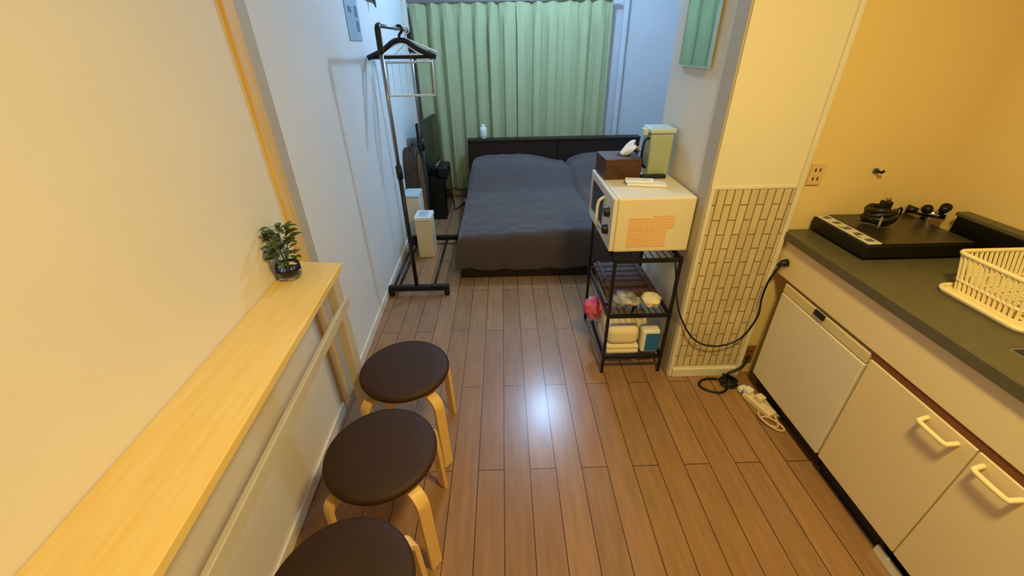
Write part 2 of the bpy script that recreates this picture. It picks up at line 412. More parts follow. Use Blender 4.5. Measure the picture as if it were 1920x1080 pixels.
obj('rail', B(-.95, 1.2, 5.06, 5.10, 2.031, 2.06), M['curtain_rail'], t, bevel=.004)
for q in (-.85, .15, 1.12): obj('bracket', B(q-.012, q+.012, 5.1005, 5.1995, 2.035, 2.055), M['curtain_rail'], t, bevel=.002)

# ------------------------------------------------------------------ television and stand
t = thing('tv_stand', 'low black television stand against the left wall beside the bed', 'tv stand', (-.78, 4.6, 0))
obj('body', BS((-.955,-.645,4.33,4.92,0,.04),(-.955,-.645,4.33,4.35,.04,.41),(-.955,-.645,4.90,4.92,.04,.41),(-.955,-.935,4.35,4.90,.04,.41),(-.955,-.645,4.35,4.90,.2,.22),(-.957,-.635,4.325,4.925,.41,.44)), M['black_plastic'], t, bevel=.003)
obj('door', B(-.6445,-.632,4.345,4.625,.045,.405), M['black_gloss'], t, bevel=.002)
obj('door', B(-.6445,-.632,4.63,4.905,.045,.405), M['black_gloss'], t, bevel=.002)
t = thing('television', 'flat black television seen edge-on, standing on the low black stand', 'television', (-.80, 4.6, .4405))
obj('foot', B(-.90,-.72,4.50,4.80,.4405,.46), M['black_gloss'], t, bevel=.004)
obj('neck', B(-.83,-.80,4.60,4.70,.46,.52), M['black_plastic'], t, bevel=.004)
def tvb(x0, x1, z0, z1, ya=4.30, yb=4.99, sk=.07):
    def f(bm): 
        xs = lambda y: sk*(y-ya)/(yb-ya)
        prism(bm, [(x0+xs(ya),ya),(x1+xs(ya),ya),(x1+xs(yb),yb),(x0+xs(yb),yb)], z0, z1)
    return f
obj('case', tvb(-.865,-.822,.50,1.0), M['black_plastic'], t, bevel=.004)
obj('screen', lambda bm: prism(bm, [(-.8215,4.32),(-.8195,4.32),(-.7535,4.97),(-.7555,4.97)], .53, .985), M['screen'], t)
# black items by the stand: game-pad like receiver and cable
t = thing('set_top_box', 'black box-shaped device lying on the television stand in front of the screen', 'set-top box', (-.68,4.5,.4405))
obj('casing', B(-.715,-.60,4.36,4.66,.4405,.56), M['black_plastic'], t, bevel=.02, seg=3)
obj('lamp', B(-.5995,-.598,4.40,4.41,.455,.462), M['green_mark'], t)
o = obj('cable', TB([(-.62,4.45,.30),(-.60,4.50,.24),(-.585,4.55,.12),(-.59,4.62,.012),(-.54,4.72,.010),(-.50,4.86,.010)], .007, 8, sm=6), M['black_plastic'], None, smooth=True, loc=(-.59,4.6,0)); tag(o, 'black cable hanging from the television stand down to the floor by the bed', 'cable')
t = thing('adapter', 'tiny white plug adapter on the floor at the left head of the bed', 'plug', (-.47,4.90,0))
obj('body', B(-.50,-.44,4.88,4.92,0.0,.035), M['white_plastic'], t, bevel=.008)
for q in (-.49,-.46): obj('pin', B(q,q+.01,4.9205,4.94,.012,.016), M['chrome'], t)

# brown bag leaning by the wall
t = thing('bag', 'dark brown round-topped bag with a tan front leaning on the left wall', 'bag', (-.90, 4.1, 0))
def bagshape(x0, x1, s):
    def f(bm):
        P = []
        for k in range(25):
            a = PI*k/24; P.append((4.12+.15*s*math.cos(a), .60+.22*s*math.sin(a)))
        P += [(4.12-.165*s,.32),(4.12-.15*s,.0+.02*(s<1)),(4.12+.15*s,.0+.02*(s<1)),(4.12+.165*s,.32)]
        a = [bm.verts.new((x0,y,z)) for y,z in P]; b = [bm.verts.new((x1,y,z)) for y,z in P]
        bm.faces.new(a); bm.faces.new(b[::-1]); n = len(P)
        for i in range(n): bm.faces.new((a[i],b[i],b[(i+1)%n],a[(i+1)%n]))
    return f
obj('body', bagshape(-.962,-.835,1.), M['bag_brown'], t, bevel=.015, seg=3)
obj('front_panel', bagshape(-.8345,-.826,.72), M['tan'], t, bevel=.004)
obj('strap', TB([(-.90,4.05,.79),(-.89,4.07,.84),(-.89,4.12,.86),(-.89,4.17,.84),(-.90,4.19,.79)], .010, 8, sm=5), M['bag_brown'], t, smooth=True)

# two white upright boxes behind the clothes rack
t = thing('upright_box', 'slim white upright appliance box standing on the floor inside the rack base', 'box', (-.70,3.45,0))
obj('body', B(-.79,-.65,3.38,3.56,0,.345), M['boxcream'], t, bevel=.008)
obj('lid', B(-.795,-.645,3.375,3.565,.346,.385), M['white_plastic'], t, bevel=.01)
for k in range(4): obj('vent_slot', B(-.76,-.68,3.40+.035*k,3.42+.035*k,.3855,.387), M['panelgrey'], t)
t = thing('upright_box', 'taller pale box with bluish top, against the wall behind the slim white box', 'box', (-.87,3.8,0))
obj('body', B(-.945,-.80,3.715,3.93,0,.445), M['trimw'], t, bevel=.008)
obj('lid', B(-.948,-.797,3.71,3.935,.446,.475), M['pitcher_lid'], t, bevel=.01)

# ------------------------------------------------------------------ clothes rack
rx = -.69
t = thing('clothes_rack', 'black single-bar clothes rack on a rectangular base by the left wall', 'clothes rack', (rx, 3.2, 0))
def foot(y): return BS((-.905,-.445,y-.02,y+.02,.042,.085),(-.905,-.865,y-.022,y+.022,.0,.05),(-.485,-.445,y-.022,y+.022,.0,.05))
obj('foot', foot(2.73), M['black_plastic'], t, bevel=.006)
obj('foot', foot(3.68), M['black_plastic'], t, bevel=.006)
for q in (-.875, -.835, -.565): obj('base_bar', TB([(q,2.75,.055),(q,3.66,.055)], .010, 10), M['black_metal'], t, smooth=True)
for q, nm in ((2.73,'n'),(3.62,'f')):
    obj('upright', TB([(rx,q,.06 if q<3 else .065),(rx,q,.94)], .015, 12), M['black_metal'], t, smooth=True)
    obj('collar', TB([(rx,q,.90),(rx,q,.985)], .021, 12), M['black_plastic'], t, smooth=True)
    obj('upper_tube', TB([(rx,q,.985),(rx,q,1.62)], .012, 12), M['grey_metal'], t, smooth=True)
    obj('top_cap', lambda bm: (tube(bm, smooth_path([(rx,q,1.62),(rx,q,1.70),(rx,q+(.006 if q<3 else -.006),1.745),(rx,q+(.045 if q<3 else -.045),1.757)],5), .017, 12)), M['black_plastic'], t, smooth=True)
obj('hanging_bar', TB([(rx,2.775,1.757),(rx,3.575,1.757)], .011, 12), M['grey_metal'], t, smooth=True)

# hangers: plane across the bar
def hook_pts(y, zb, r=.02, zt=1.757):
    P = []
    for k in range(13):
        a = math.radians(200 - 250*k/12)
        P.append((rx + .005 + (r+.0)*math.cos(a), y, zt - .003 + r*math.sin(a)))
    P.append((rx, y, zb+.03)); P.append((rx, y, zb))
    return P
t = thing('coat_hanger', 'wide black plastic coat hanger on the clothes rack bar', 'hanger', (rx,3.28,1.60))
yh = 3.28
def hang(bm):
    up = [(rx-.235,yh,1.588),(rx-.19,yh,1.605),(rx-.12,yh,1.635),(rx-.05,yh,1.68),(rx,yh,1.69),(rx+.05,yh,1.68),(rx+.12,yh,1.635),(rx+.19,yh,1.605),(rx+.235,yh,1.588)]
    tube(bm, smooth_path(up,5), .017, 10)
obj('shoulder', hang, M['black_plastic'], t, smooth=True)
obj('bar', TB([(rx-.232,yh,1.590),(rx+.232,yh,1.590)], .011, 10), M['black_plastic'], t, smooth=True)
obj('hook', TB(hook_pts(yh,1.69), .0095, 8), M['black_plastic'], t, smooth=True)
t = thing('clip_hanger', 'white rectangular clip hanger frame hanging low on the clothes rack', 'hanger', (rx,3.42,1.40))
yw = 3.42
obj('frame', TB([(rx-.15,yw,1.555),(rx+.185,yw,1.555),(rx+.185,yw,1.335),(rx-.15,yw,1.335)], .0105, 8, True), M['white_plastic'], t, smooth=True)
obj('mesh_wires', lambda bm: [tube(bm, [(rx-.11+.05*k,yw,1.342),(rx-.11+.05*k,yw,1.548)], .0018, 5) for k in range(6)], M['white_plastic'], t)
obj('hook', TB(hook_pts(yw,1.66), .004, 8), M['white_plastic'], t)
obj('cord', lambda bm: [tube(bm, [(rx,yw,1.665),(rx+dx,yw,1.56)], .003, 6) for dx in (-.14,.175)], M['white_plastic'], t)
t = thing('coat_hanger', 'thin white wire coat hanger behind the black one', 'hanger', (rx,3.52,1.60))
yz = 3.52
obj('wire', TB([(rx,yz,1.70),(rx+.10,yz,1.66),(rx+.21,yz,1.615),(rx+.20,yz,1.60),(rx-.20,yz,1.60),(rx-.21,yz,1.615),(rx-.10,yz,1.66)], .006, 8, True), M['white_plastic'], t, smooth=True)
obj('hook', TB(hook_pts(yz,1.70), .004, 8), M['white_plastic'], t)

# sheet and hook on the far left wall
t = thing('wall_sheet', 'narrow pale blue-grey laminated sheet fixed high on the left wall', 'notice', (wl(3.1),3.1,1.68))
sx = lambda y: wl(y)
obj('sheet', lambda bm: prism(bm, [(sx(2.97),2.97),(sx(2.97)+.006,2.97),(sx(3.26)+.006,3.26),(sx(3.26),3.26)], 1.69, 2.02), M['panelgrey'], t)
for a,b,c,d in ((3.17,3.23,1.82,1.88),(3.17,3.23,1.74,1.80),(3.02,3.12,1.91,1.95),(3.02,3.10,1.84,1.87)): obj('print', lambda bm: prism(bm, [(sx(a)+.0062,a),(sx(a)+.0075,a),(sx(b)+.0075,b),(sx(b)+.0062,b)], c, d), M['sheet_mark'], t)
t = thing('wall_hook', 'grey pointed coat hook on the left wall above the clothes rack', 'hook', (wl(3.6),3.62,1.9))
obj('plate', lambda bm: prism(bm, [(sx(3.5),3.5),(sx(3.5)+.012,3.5),(sx(3.78)+.012,3.78),(sx(3.78),3.78)], 1.94, 2.0), M['hook'], t, bevel=.003)
obj('peg', lambda bm: tube(bm, [(sx(3.62)+.012,3.62,1.97),(sx(3.62)+.04,3.62,1.955),(sx(3.62)+.05,3.62,1.90)], [.02,.018,.004], 10), M['hook'], t, smooth=True)

# ------------------------------------------------------------------ mirror on the pillar side
t = thing('wall_mirror', 'narrow frameless mirror on the pillar side reflecting the green curtain', 'mirror', (.905,2.18,1.7))
obj('glass', B(.894,.9075,2.02,2.345,1.555,2.30), M['mirror'], t)
obj('bevel_edge', BS((.892,.8955,1.99,2.02,1.548,2.30),(.892,.8955,2.345,2.352,1.548,2.30),(.892,.8955,2.02,2.345,1.548,1.5545)), M['mirror_edge'], t)

# ------------------------------------------------------------------ rack with microwave
X0, X1, Y0, Y1 = .535, .862, 1.805, 2.355
t = thing('shelf_rack', 'slim black metal shelf rack carrying the microwave beside the pillar', 'shelf rack', (.7,2.08,0))
for a in (X0, X1):
    for b in (Y0, Y1): obj('leg', B(a-.008,a+.008,b-.008,b+.008,0,.742), M['black_metal'], t, bevel=.002)
for zz, nm in ((.725,'top_shelf'),(.395,'middle_shelf'),(.115,'bottom_shelf')):
    obj(nm, lambda bm: (box(bm,X0+.009,X1-.009,Y0-.007,Y0+.007,zz-.012,zz+.008),box(bm,X0+.009,X1-.009,Y1-.007,Y1+.007,zz-.012,zz+.008),box(bm,X0-.007,X0+.007,Y0+.009,Y1-.009,zz-.012,zz+.008),box(bm,X1-.007,X1+.007,Y0+.009,Y1-.009,zz-.012,zz+.008),
        [tube(bm,[(X0+.03+.0335*k,Y0,zz),(X0+.03+.0335*k,Y1,zz)],.0025,6) for k in range(9)]), M['black_metal'], t)
MX0, MX1, MY0, MY1, MZ0, MZ1 = .505, .893, 1.835, 2.375, .757, 1.030
t = thing('microwave', 'white microwave oven on the black shelf rack with an orange notice on its side', 'microwave', (.7,2.1,MZ0))
obj('body', B(MX0+.022,MX1,MY0,MY1,MZ0,MZ1), M['mw'], t, bevel=.008)
obj('door', BS((MX0,MX0+.021,2.005,MY1,MZ1-.045,MZ1-.004),(MX0,MX0+.021,2.005,MY1,MZ0+.004,MZ0+.05),(MX0,MX0+.021,2.005,2.04,MZ0+.05,MZ1-.045),(MX0,MX0+.021,MY1-.035,MY1,MZ0+.05,MZ1-.045)), M['mw_frame'], t, bevel=.003)
obj('window', B(MX0+.006,MX0+.018,2.04,MY1-.035,MZ0+.05,MZ1-.045), M['black_gloss'], t)
obj('control_panel', B(MX0,MX0+.021,MY0+.004,2.001,MZ0+.004,MZ1-.004), M['mw_frame'], t, bevel=.003)
for zz in (.94,.85):
    k = obj('knob', lambda bm: tube(bm, [(MX0-.001,1.915,zz),(MX0-.024,1.915,zz)], [.027,.022], 20), M['black_plastic'], t)
obj('handle', TB([(MX0,2.02,MZ0+.05),(MX0-.028,2.02,MZ0+.075),(MX0-.034,2.02,.9),(MX0-.028,2.02,MZ1-.07),(MX0,2.02,MZ1-.05)], .008, 8, sm=5), M['mw_frame'], t, smooth=True)
for a in (MX0+.06, MX1-.05):
    for b in (MY0+.06, MY1-.06): obj('foot', lambda bm: lathe(bm, [(.014,-.023),(.014,0)], (a,b,MZ0), 14), M['black_plastic'], t)
t.location.z -= 0
nt_ = obj('notice', lambda bm: (box(bm,.585,.775,MY0-.0016,MY0-.0004,.785,.935),box(bm,.70,.802,MY0-.002,MY0-.0017,.878,.945)), M['notice'], t)

# on the microwave
zt = MZ1 + .0005
t = thing('tissue_box', 'dark walnut tissue box on the microwave with a white tissue pulled out', 'tissue box', (.625,2.2,zt))
def tb(bm): 
    prism(bm, [(.525,2.145),(.712,2.145),(.715,2.345),(.515,2.345)], zt, zt+.105)
obj('box', tb, M['tissue_wood'], t, bevel=.004)
obj('slot_rim', lambda bm: lathe(bm, [(.026,.1051),(.036,.1051),(.036,.108),(.026,.108)], (.64,2.25,zt), 24, False, False), M['black_plastic'], t)
def tiss(bm):
    rows = []
    for i in range(13):
        u = i/12; row = []
        for j in range(11):
            v = j/10-.5
            w = .035+.075*math.sin(PI*min(1,u*1.05)*.62)
            px_ = .635 + .075*u + .012*math.sin(v*9+u*3); py_ = 2.25 + v*w*1.4
            pz_ = zt+.104 + .095*u - .055*u*u + .016*math.cos(v*7+u*4)*u + .01*math.sin(v*20)*u
            row.append(bm.verts.new((px_,py_,pz_)))
        rows.append(row)
    for a, b in zip(rows, rows[1:]):
        for j in range(10): bm.faces.new((a[j],a[j+1],b[j+1],b[j]))
obj('tissue', tiss, M['tissue'], t, smooth=True)
t = thing('water_pitcher', 'pale green translucent plastic pitcher with aqua lid on the microwave', 'pitcher', (.81,2.25,zt))
obj('body', B(0.760,0.880,2.20,2.34,zt,zt+.215), M['pitcher'], t, bevel=.014, seg=3)
obj('lid', B(0.754,0.886,2.195,2.345,zt+.2155,zt+.240), M['pitcher_lid'], t, bevel=.008)
obj('spout', B(0.730,0.760,2.24,2.29,zt+.20,zt+.236), M['pitcher_lid'], t, bevel=.008)
obj('handle', TB([(0.760,2.23,zt+.19),(0.735,2.225,zt+.175),(0.730,2.225,zt+.10),(0.743,2.225,zt+.05),(0.760,2.23,zt+.04)], .007, 8, sm=5), M['black_plastic'], t, smooth=True)
t = thing('remote_control', 'short black remote control lying in front of the pale green pitcher', 'remote', (.79,2.16,zt))
obj('casing', B(.718,.85,2.145,2.185,zt,zt+.018), M['black_plastic'], t, bevel=.006)
for k in range(5): obj('button', B(.735+.022*k,.746+.022*k,2.155,2.172,zt+.0182,zt+.0205), M['hook'], t, bevel=.001)
t = thing('folded_cloth', 'flat white folded cloth at the front of the microwave top', 'cloth', (.7,2.05,zt))
obj('lower_fold', lambda bm: prism(bm, [(.612,2.03),(.800,1.985),(.815,2.06),(.63,2.10)], zt, zt+.012), M['tissue'], t, bevel=.005, seg=3)
obj('upper_fold', lambda bm: prism(bm, [(.606,2.04),(.74,2.01),(.76,2.075),(.62,2.105)], zt+.0122, zt+.024), M['tissue'], t, bevel=.005, seg=3)

# middle shelf
zs = .4035
t = thing('wooden_tray', 'dark brown slatted wooden tray at the back of the middle rack shelf', 'tray', (.7,2.15,zs))
obj('tray_board', BS(*[(X0+.02,X1-.02,1.975+.064*k,2.032+.064*k,zs,zs+.035) for k in range(6)]), M['plank_dark'], t, bevel=.003)
for q in (X0+.04, X1-.06): obj('runner', B(q,q+.02,1.975,2.35,zs+.0352,zs+.045), M['plank_dark'], t, bevel=.002)
o = obj('cutlery_pack', lambda bm: blob(bm, (.645,1.90,zs+.035), (.075,.06,.036), .5, 2.6, 2, 3, zs), M['wrap'], None, smooth=True, loc=(.645,1.9,zs)); tag(o, 'crumpled shiny dark and clear plastic pack at front of the middle shelf', 'pack')
o = obj('paper_bag', lambda bm: blob(bm, (.785,1.90,zs+.032), (.052,.06,.034), .45, 2.4, 5, 3, zs), M['towel'], None, smooth=True, loc=(.785,1.9,zs)); tag(o, 'crumpled cream paper bag right of the shiny pack on the middle shelf', 'bag')

# bottom shelf
zb = .1235
def fold(x0,x1,y0,y1,z0,z1): return lambda bm: box(bm,x0,x1,y0,y1,z0,z1)
def towel(lbl, x0,x1,y0,y1,z0,z1,n):
    t = thing('towel', lbl, 'towel', ((x0+x1)/2,(y0+y1)/2,z0), 'folded cream towels on the bottom shelf')
    h = (z1-z0)/n
    for k in range(n): obj('fold', fold(x0,x1,y0+.004*(k%2),y1,z0+h*k+.0005,z0+h*(k+1)-.0005), M['towel'], t, bevel=h*.3, seg=4)
towel('thin folded cream towel at the bottom of the towel pile', .553,.735,1.82,2.07,zb,zb+.05,2)
towel('thick folded cream towel on top of the towel pile', .556,.733,1.83,2.07,zb+.051,zb+.165,1)
o = obj('cloth_bundle', lambda bm: blob(bm, (.78,2.0,zb+.09), (.045,.07,.09), .3, 2.2, 8, 3, zb), M['towel'], None, smooth=True, loc=(.78,2.0,zb)); tag(o, 'soft cream cloth bundle behind the teal pack on the bottom shelf', 'cloth')
t = thing('wipes_pack', 'upright white pack with a teal print on the bottom rack shelf', 'pack', (.795,1.86,zb))
obj('pouch', B(.745,.848,1.822,1.90,zb,zb+.155), M['white_plastic'], t, bevel=.018, seg=3)
obj('print', lambda bm: (box(bm,.766,.843,1.8185,1.8215,zb+.018,zb+.135)), M['teal'], t, bevel=.001)
o = obj('pink_cloth', lambda bm: blob(bm, (.512,2.06,zb+.165), (.052,.075,.055), .45, 2.0, 11, 3), M['pink'], None, smooth=True, loc=(.512,2.06,zb)); tag(o, 'crumpled pink cloth poking out of the left side of the bottom shelf', 'cloth')
o = obj('plastic_bag', lambda bm: blob(bm, (.543,2.18,zb+.07), (.04,.10,.07), .35, 2.2, 14, 3, zb), M['white_plastic'], None, smooth=True, loc=(.543,2.18,zb)); tag(o, 'white plastic bag under the pink cloth on the bottom shelf', 'bag')

# ------------------------------------------------------------------ kitchen
KX = 1.32
t = thing('worktop', 'long dark grey kitchen worktop with a sink on the right', 'worktop', (1.6,.9,.86))
def slab(bm):
    O = [(1.298,-.2),(1.953,-.2),(1.953,1.777),(1.298,1.777)]; I = [(1.418,.25),(1.86,.25),(1.86,.892),(1.418,.892)]
    V = {(k,z): bm.verts.new((*p, z)) for z in (.848,.885) for k, p in enumerate(O+I)}
    for k in range(4):
        n = (k+1) % 4
        bm.faces.new([V[k,.885],V[n,.885],V[n+4,.885],V[k+4,.885]]); bm.faces.new([V[k,.848],V[k+4,.848],V[n+4,.848],V[n,.848]])
        bm.faces.new([V[k,.848],V[n,.848],V[n,.885],V[k,.885]]); bm.faces.new([V[k+4,.848],V[k+4,.885],V[n+4,.885],V[n+4,.848]])
obj('slab', slab, M['steel_dark'], t, bevel=.004)
obj('sink_basin', BS((1.419,1.859,.251,.891,.70,.708),(1.419,1.425,.251,.891,.708,.884),(1.853,1.859,.251,.891,.708,.884),(1.425,1.853,.885,.891,.708,.884),(1.425,1.853,.251,.257,.708,.884)), M['grey_metal'], t)
t = thing('backsplash', 'dark upstand ledge along the right kitchen wall behind the worktop', 'backsplash', (1.93,.7,.885))
obj('upstand', BS((1.905,1.953,-.2,1.61,.8852,1.0)), M['black_plastic'], t, bevel=.004)
obj('cap', B(1.898,1.9535,-.2,1.615,1.0005,1.016), M['steel_dark'], t, bevel=.003)
o = obj('sponge', lambda bm: prism(bm, [(1.445,.80),(1.515,.78),(1.53,.875),(1.45,.872)], .7085, .78), M['white_plastic'], None, bevel=.012, seg=3, loc=(1.48,.83,.71)); tag(o, 'white sponge in the corner of the sink', 'sponge')

# cabinet (one unit: carcass, drawer-front panel, doors)
t = thing('kitchen_cabinet', 'cream laminate base cabinet under the dark worktop', 'cabinet', (1.6,.6,0))
obj('carcass', BS((KX+.022,1.953,-.2,1.135,.10,.12),(1.935,1.953,-.2,1.135,.12,.8475),(KX+.022,1.935,1.115,1.135,.12,.66),(KX+.022,1.935,-.2,-.18,.12,.66),(KX+.022,1.935,.93,1.777,.67,.70),(KX+.022,KX+.04,-.2,1.777,.70,.8475)), M['cab'], t)
obj('front_panel', B(KX,KX+.0215,-.2,1.777,.672,.847), M['cab'], t, bevel=.003)
obj('exposed_edge', B(KX+.005,KX+.022,-.2,1.135,.642,.6715), M['cab_edge'], t)
def dhandle(y0, y1, zz):
    return TB([(KX,y1,zz),(KX-.024,y1-.003,zz-.006),(KX-.030,y1-.012,zz-.010),(KX-.030,y0+.012,zz-.010),(KX-.024,y0+.003,zz-.006),(KX,y0,zz)], .0075, 10, sm=4)
for a, b, h0, h1 in ((.742,1.135,.785,.885),(.335,.738,.61,.71),(-.2,.331,.06,.16)):
    d = obj('door', B(KX,KX+.0215,a,b,.102,.640), M['cab'], t, bevel=.003)
    obj('handle', dhandle(h0, h1, .615), M['handle'], d, smooth=True)
obj('kickboard', B(KX+.045,KX+.06,-.2,1.135,0,.10), M['toe'], t)
struct('baseboard_kitchen', B(1.340,1.352,-.2,.80,0,.04), M['trimw'], bevel=.003)

# mini fridge
t = thing('mini_fridge', 'off-white mini fridge built in under the left end of the worktop', 'fridge', (1.6,1.4,0))
obj('body', B(KX+.035,1.90,1.150,1.665,.085,.655), M['fridge'], t, bevel=.004)
obj('door', B(KX,KX+.034,1.148,1.668,.098,.605), M['fridge'], t, bevel=.005)
obj('top_trim', B(KX+.002,KX+.034,1.148,1.668,.607,.655), M['fridge_top'], t, bevel=.005)
obj('latch', B(KX-.008,KX+.003,1.385,1.445,.632,.657), M['black_plastic'], t, bevel=.004)
for a in (1.19, 1.62):
    for b in (KX+.08, 1.85): obj('foot', lambda bm: lathe(bm, [(.018,0),(.018,.085)], (b,a,0), 14), M['black_plastic'], t)
obj('base_grille', B(KX+.042,KX+.05,1.15,1.665,.012,.084), M['toe'], t)

# induction hob
HZ = .8855
t = thing('induction_hob', 'portable black induction hob with silver control strip on the worktop', 'hob', (1.62,1.6,HZ))
obj('casing', B(1.412,1.835,1.435,1.765,HZ+.012,HZ+.067), M['black_plastic'], t, bevel=.006)
obj('glass_top', B(1.478,1.832,1.438,1.762,HZ+.0675,HZ+.073), M['hob_glass'], t, bevel=.002)
cs = obj('control_strip', B(1.418,1.474,1.445,1.755,HZ+.0675,HZ+.0725), M['ctrl'], t, bevel=.002)
for k in range(5): obj('key', B(1.432,1.460,1.465+.062*k,1.490+.062*k,HZ+.0726,HZ+.0742), M['hook'], cs, bevel=.001)
for q in (1.60,1.50): obj('indicator', B(1.424,1.431,q,q+.03,HZ+.0726,HZ+.074), M['green_mark'], cs)
for a in (1.45,1.80):
    for b in (1.47,1.73): obj('foot', lambda bm: lathe(bm, [(.015,0),(.015,.0118)], (a,b,HZ), 12), M['black_plastic'], t)
# power cord bundle on the hob
hz = HZ+.0735
t = thing('cord_bundle', 'tied bundle of black power cord with plug lying on the induction hob', 'cord', (1.575,1.61,hz))
def coil(bm):
    P = []
    for k in range(80):
        a = 2*PI*k/16; q = k/80
        P.append((1.575+(.046-.006*math.sin(q*17))*math.cos(a), 1.615+.042*math.sin(a)+.01*math.sin(q*9), hz+.0125+.058*q+.006*(1+math.sin(a*2+q*6))))
    tube(bm, P, .0115, 8)
obj('coil', coil, M['black_plastic'], t, smooth=True)
obj('plug', lambda bm: (box(bm,1.565,1.60,1.60,1.635,hz+.07,hz+.112)), M['black_plastic'], t, bevel=.007)
for q in (1.572,1.588): obj('prong', B(q,q+.003,1.612,1.624,hz+.112,hz+.125), M['chrome'], t)
obj('loose_loop', TB([(1.60,1.60,hz+.05),(1.635,1.60,hz+.085),(1.65,1.605,hz+.06),(1.645,1.61,hz+.02),(1.62,1.61,hz+.009)], .004, 8, sm=5), M['black_plastic'], t, smooth=True)
obj('tie', TB([(1.535,1.56,hz+.012),(1.528,1.55,hz+.03),(1.545,1.57,hz+.058),(1.56,1.585,hz+.03)], .0045, 6, True, 4), M['grey_metal'], t)

# gas tap in the corner
t = thing('gas_tap', 'chrome gas tap with black knobs in the worktop corner behind the hob', 'tap', (1.87,1.70,.8855))
tx, ty = 1.892, 1.725
obj('base', lambda bm: lathe(bm, [(.026,0),(.026,.012),(.016,.016),(.016,.09)], (tx,ty,.8855), 20), M['chrome'], t, smooth=False)
obj('body', lambda bm: tube(bm, [(tx-.03,ty+.012,.975),(tx+.03,ty-.06,.975)], .019, 16), M['chrome'], t, smooth=True)
for p, d in (((tx-.03,ty+.012,.975),(-.028,.03,.002)),((tx+.008,ty-.05,.99),(-.02,-.03,.035)),((tx-.02,ty-.02,.995),(-.04,-.03,.012))):
    obj('knob', lambda bm: tube(bm, [p, tuple(p[i]+d[i] for i in range(3))], [.013,.020], 16), M['black_plastic'], t, smooth=True)

# dish basket
t = thing('dish_basket', 'ivory plastic dish drainer basket with slotted sides on the worktop', 'dish basket', (1.72,1.09,.8855))
ax0, ax1, ay0, ay1 = 1.512, 1.89, .945, 1.225
def rrect(x0,x1,y0,y1,r,z,n=6):
    P = []
    for cx,cy,a0 in ((x1-r,y1-r,0),(x0+r,y1-r,PI/2),(x0+r,y0+r,PI),(x1-r,y0+r,1.5*PI)):
        for k in range(n+1):
            a = a0+PI/2*k/n; P.append((cx+r*math.cos(a), cy+r*math.sin(a), z))
    return P
def tray(bm):
    a = rrect(ax0,ax1,ay0,ay1,.035,.0); prism(bm, [(p[0],p[1]) for p in a], .8858, .894)
    tube(bm, rrect(ax0,ax1,ay0,ay1,.035,.897), .0075, 8, True)
obj('drip_tray', tray, M['ivory'], t, smooth=False)
obj('rim', TB(rrect(ax0+.028,ax1-.015,ay0+.055,ay1+.016,.03,1.02), .0075, 8, True), M['ivory'], t, smooth=True)
def slats(bm):
    lo = rrect(ax0+.035,ax1-.035,ay0+.04,ay1-.02,.03,.894,4); hi = rrect(ax0+.028,ax1-.015,ay0+.055,ay1+.016,.03,1.02,4)
    def along(P, s):
        n = len(P); L = [(Vector(P[(i+1)%n])-Vector(P[i])).length for i in range(n)]; tot = sum(L); d = s*tot
        for i in range(n):
            if d <= L[i]: return Vector(P[i]).lerp(Vector(P[(i+1)%n]), d/max(L[i],1e-9))
            d -= L[i]
        return Vector(P[0])
    N = 62
    for k in range(N):
        a = along(lo, k/N); b = along(hi, k/N); tube(bm, [a, b], .005, 6)
    for f in (.30,.0): tube(bm, [along(lo, k/120).lerp(along(hi, k/120), f+.02) for k in range(120)], .0055, 6, True)
obj('slotted_side', slats, M['ivory'], t)
def bot(bm):
    for k in range(11): tube(bm, [(ax0+.05+.027*k,ay0+.045,.908),(ax0+.05+.027*k,ay1-.025,.908)], .0045, 6)
    for k in range(7): tube(bm, [(ax0+.04,ay0+.06+.03*k,.912),(ax1-.04,ay0+.06+.03*k,.912)], .0045, 6)
obj('grid_bottom', bot, M['ivory'], t)

# outlets
def outlet(lbl, x0,x1,z0,z1, m, y=1.78):
    t = thing('wall_outlet', lbl, 'outlet', ((x0+x1)/2,y,z0))
    pl = obj('plate', B(x0,x1,y-.009,y-.0003,z0,z1), m, t, bevel=.003)
    w = x1-x0; h = z1-z0
    for f in (.28,.62):
        for g in (.22,.62): obj('slot', B(x0+w*f,x0+w*f+.006,y-.0098,y-.009,z0+h*g,z0+h*g+.014), M['toe'], pl)
outlet('beige wall outlet above the left end of the worktop', 1.332,1.392,1.095,1.19, M['outlet'])
outlet('brown wall outlet low beside the mini fridge', 1.312,1.372,.075,.195, M['outlet_brown'])
t = thing('wall_hook', 'tiny dark hook on the kitchen wall above the hob', 'hook', (1.624,1.775,1.15))
obj('plate', lambda bm: tube(bm, [(1.624,1.7797,1.151),(1.624,1.772,1.151)], .012, 14), M['hook'], t)
obj('peg', TB([(1.624,1.772,1.151),(1.630,1.752,1.149),(1.634,1.745,1.158)], .006, 8), M['black_plastic'], t)

# microwave power cord
cp = [(1.308,1.700,.742),(1.285,1.69,.735),(1.262,1.70,.66),(1.267,1.715,.54),(1.280,1.72,.42),(1.225,1.72,.285),(1.105,1.72,.24),(.985,1.72,.288),(.905,1.74,.40),(.880,1.79,.49),(.884,1.86,.58),(.882,1.95,.70),(.882,2.10,.72),(.882,2.30,.74)]
t = thing('electric_cable', 'black electric cable looping from the cabinet plug across the tiled pillar', 'cord', (1.1,1.72,.2))
obj('wire', TB(cp, .0048, 8, sm=7), M['black_plastic'], t, smooth=True)
obj('plug', lambda bm: tube(bm, [(1.3195,1.699,.748),(1.300,1.702,.744),(1.278,1.700,.730)], [.019,.017,.008], 14), M['black_plastic'], t, smooth=True)

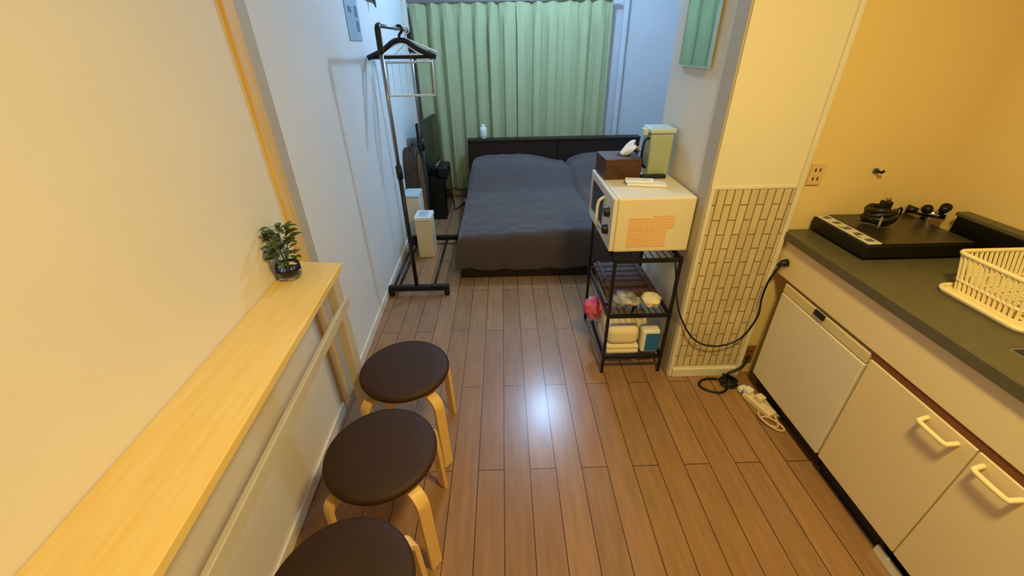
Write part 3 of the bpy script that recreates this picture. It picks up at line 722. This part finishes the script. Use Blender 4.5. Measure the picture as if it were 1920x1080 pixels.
# floor clutter by the fridge
t = thing('power_strip', 'cream power strip with plugs on the floor along the fridge base', 'power strip', (1.30,1.5,0))
def ob(bm, c, d, L, W, z0, z1):
    d = Vector(d).normalized(); s = Vector((-d.y,d.x)); c = Vector(c)
    prism(bm, [tuple(c+d*L/2+s*W/2),tuple(c-d*L/2+s*W/2),tuple(c-d*L/2-s*W/2),tuple(c+d*L/2-s*W/2)], z0, z1)
dd = (.35,-1)
obj('body', lambda bm: ob(bm, (1.296,1.515), dd, .17, .052, 0, .03), M['plug_white'], t, bevel=.005)
obj('plug', lambda bm: ob(bm, (1.270,1.585), dd, .04, .04, .0305, .06), M['white_plastic'], t, bevel=.006)
obj('plug', lambda bm: ob(bm, (1.300,1.525), dd, .04, .04, .0305, .064), M['plug_white'], t, bevel=.006)
obj('cord', TB([(1.335,1.44,.012),(1.33,1.40,.008),(1.31,1.37,.008),(1.275,1.39,.008),(1.265,1.43,.008),(1.30,1.43,.010),(1.33,1.385,.012),(1.335,1.35,.008),(1.30,1.355,.008),(1.262,1.40,.016),(1.258,1.45,.014),(1.275,1.47,.010)], .006, 8, sm=6), M['cord_beige'], t, smooth=True)
o = obj('cable_duct', TB([(1.345,1.56,.012),(1.352,1.43,.012)], .008, 8), M['white_plastic'], None, loc=(1.35,1.5,0)); tag(o, 'thin white cable duct lying against the fridge base', 'cable duct')
o = obj('black_cable', TB([(1.20,1.70,.012),(1.15,1.722,.008),(1.085,1.712,.007),(1.052,1.675,.007),(1.075,1.635,.007),(1.14,1.612,.007),(1.19,1.64,.010),(1.215,1.70,.02),(1.235,1.735,.03),(1.29,1.738,.06),(1.325,1.745,.10),(1.34,1.762,.14)], .0065, 8, sm=7), M['black_plastic'], None, smooth=True, loc=(1.2,1.7,0)); tag(o, 'looped black cable on the floor at the foot of the tiled pillar', 'cable')
def bun(bm):
    P = [(1.21+.035*math.cos(a*2.1)*(1-.02*a)+.01*math.sin(a*5), 1.675+.04*math.sin(a*2.1), .012+.0028*a+.006*math.sin(a*3.3)) for a in [k*.12 for k in range(110)]]
    tube(bm, P, .0055, 7)
o = obj('cable_bundle', bun, M['black_plastic'], None, smooth=True, loc=(1.21,1.675,0)); tag(o, 'tangled black cable bundle between the tiled pillar and the fridge', 'cable')
t = thing('plug_adapter', 'small white plug adapter lying next to the black cable tangle', 'plug', (1.262,1.632,0))
obj('body', lambda bm: ob(bm, (1.268,1.628), dd, .032, .05, .0, .03), M['white_plastic'], t, bevel=.007)
obj('pin', lambda bm: (ob(bm, (1.255,1.652), dd, .02, .004, .012, .018)), M['chrome'], t)

# ------------------------------------------------------------------ lights
def lamp(name, loc, energy, col, r):
    l = bpy.data.lights.new(name, 'POINT'); l.energy = energy; l.color = col; l.shadow_soft_size = r
    o = bpy.data.objects.new(name, l); C.objects.link(o); o.location = loc
lamp('cool_ceiling_light', (.46, 4.0, 2.62), 86, (.37,.63,1.0), .06)
l = bpy.data.lights.new('warm_ceiling_light', 'AREA'); l.shape = 'DISK'; l.size = .26; l.energy = 43; l.color = (1.0,.76,.25)
o = bpy.data.objects.new('warm_ceiling_light', l); C.objects.link(o); o.location = (.62, .40, 2.5)
w = bpy.data.worlds.new('world'); bpy.context.scene.world = w; w.use_nodes = True
w.node_tree.nodes['Background'].inputs[0].default_value = (.6,.62,.7,1); w.node_tree.nodes['Background'].inputs[1].default_value = .02
vs = bpy.context.scene.view_settings
vs.view_transform = 'Standard'; vs.look = 'None'; vs.exposure = 0; vs.gamma = 1
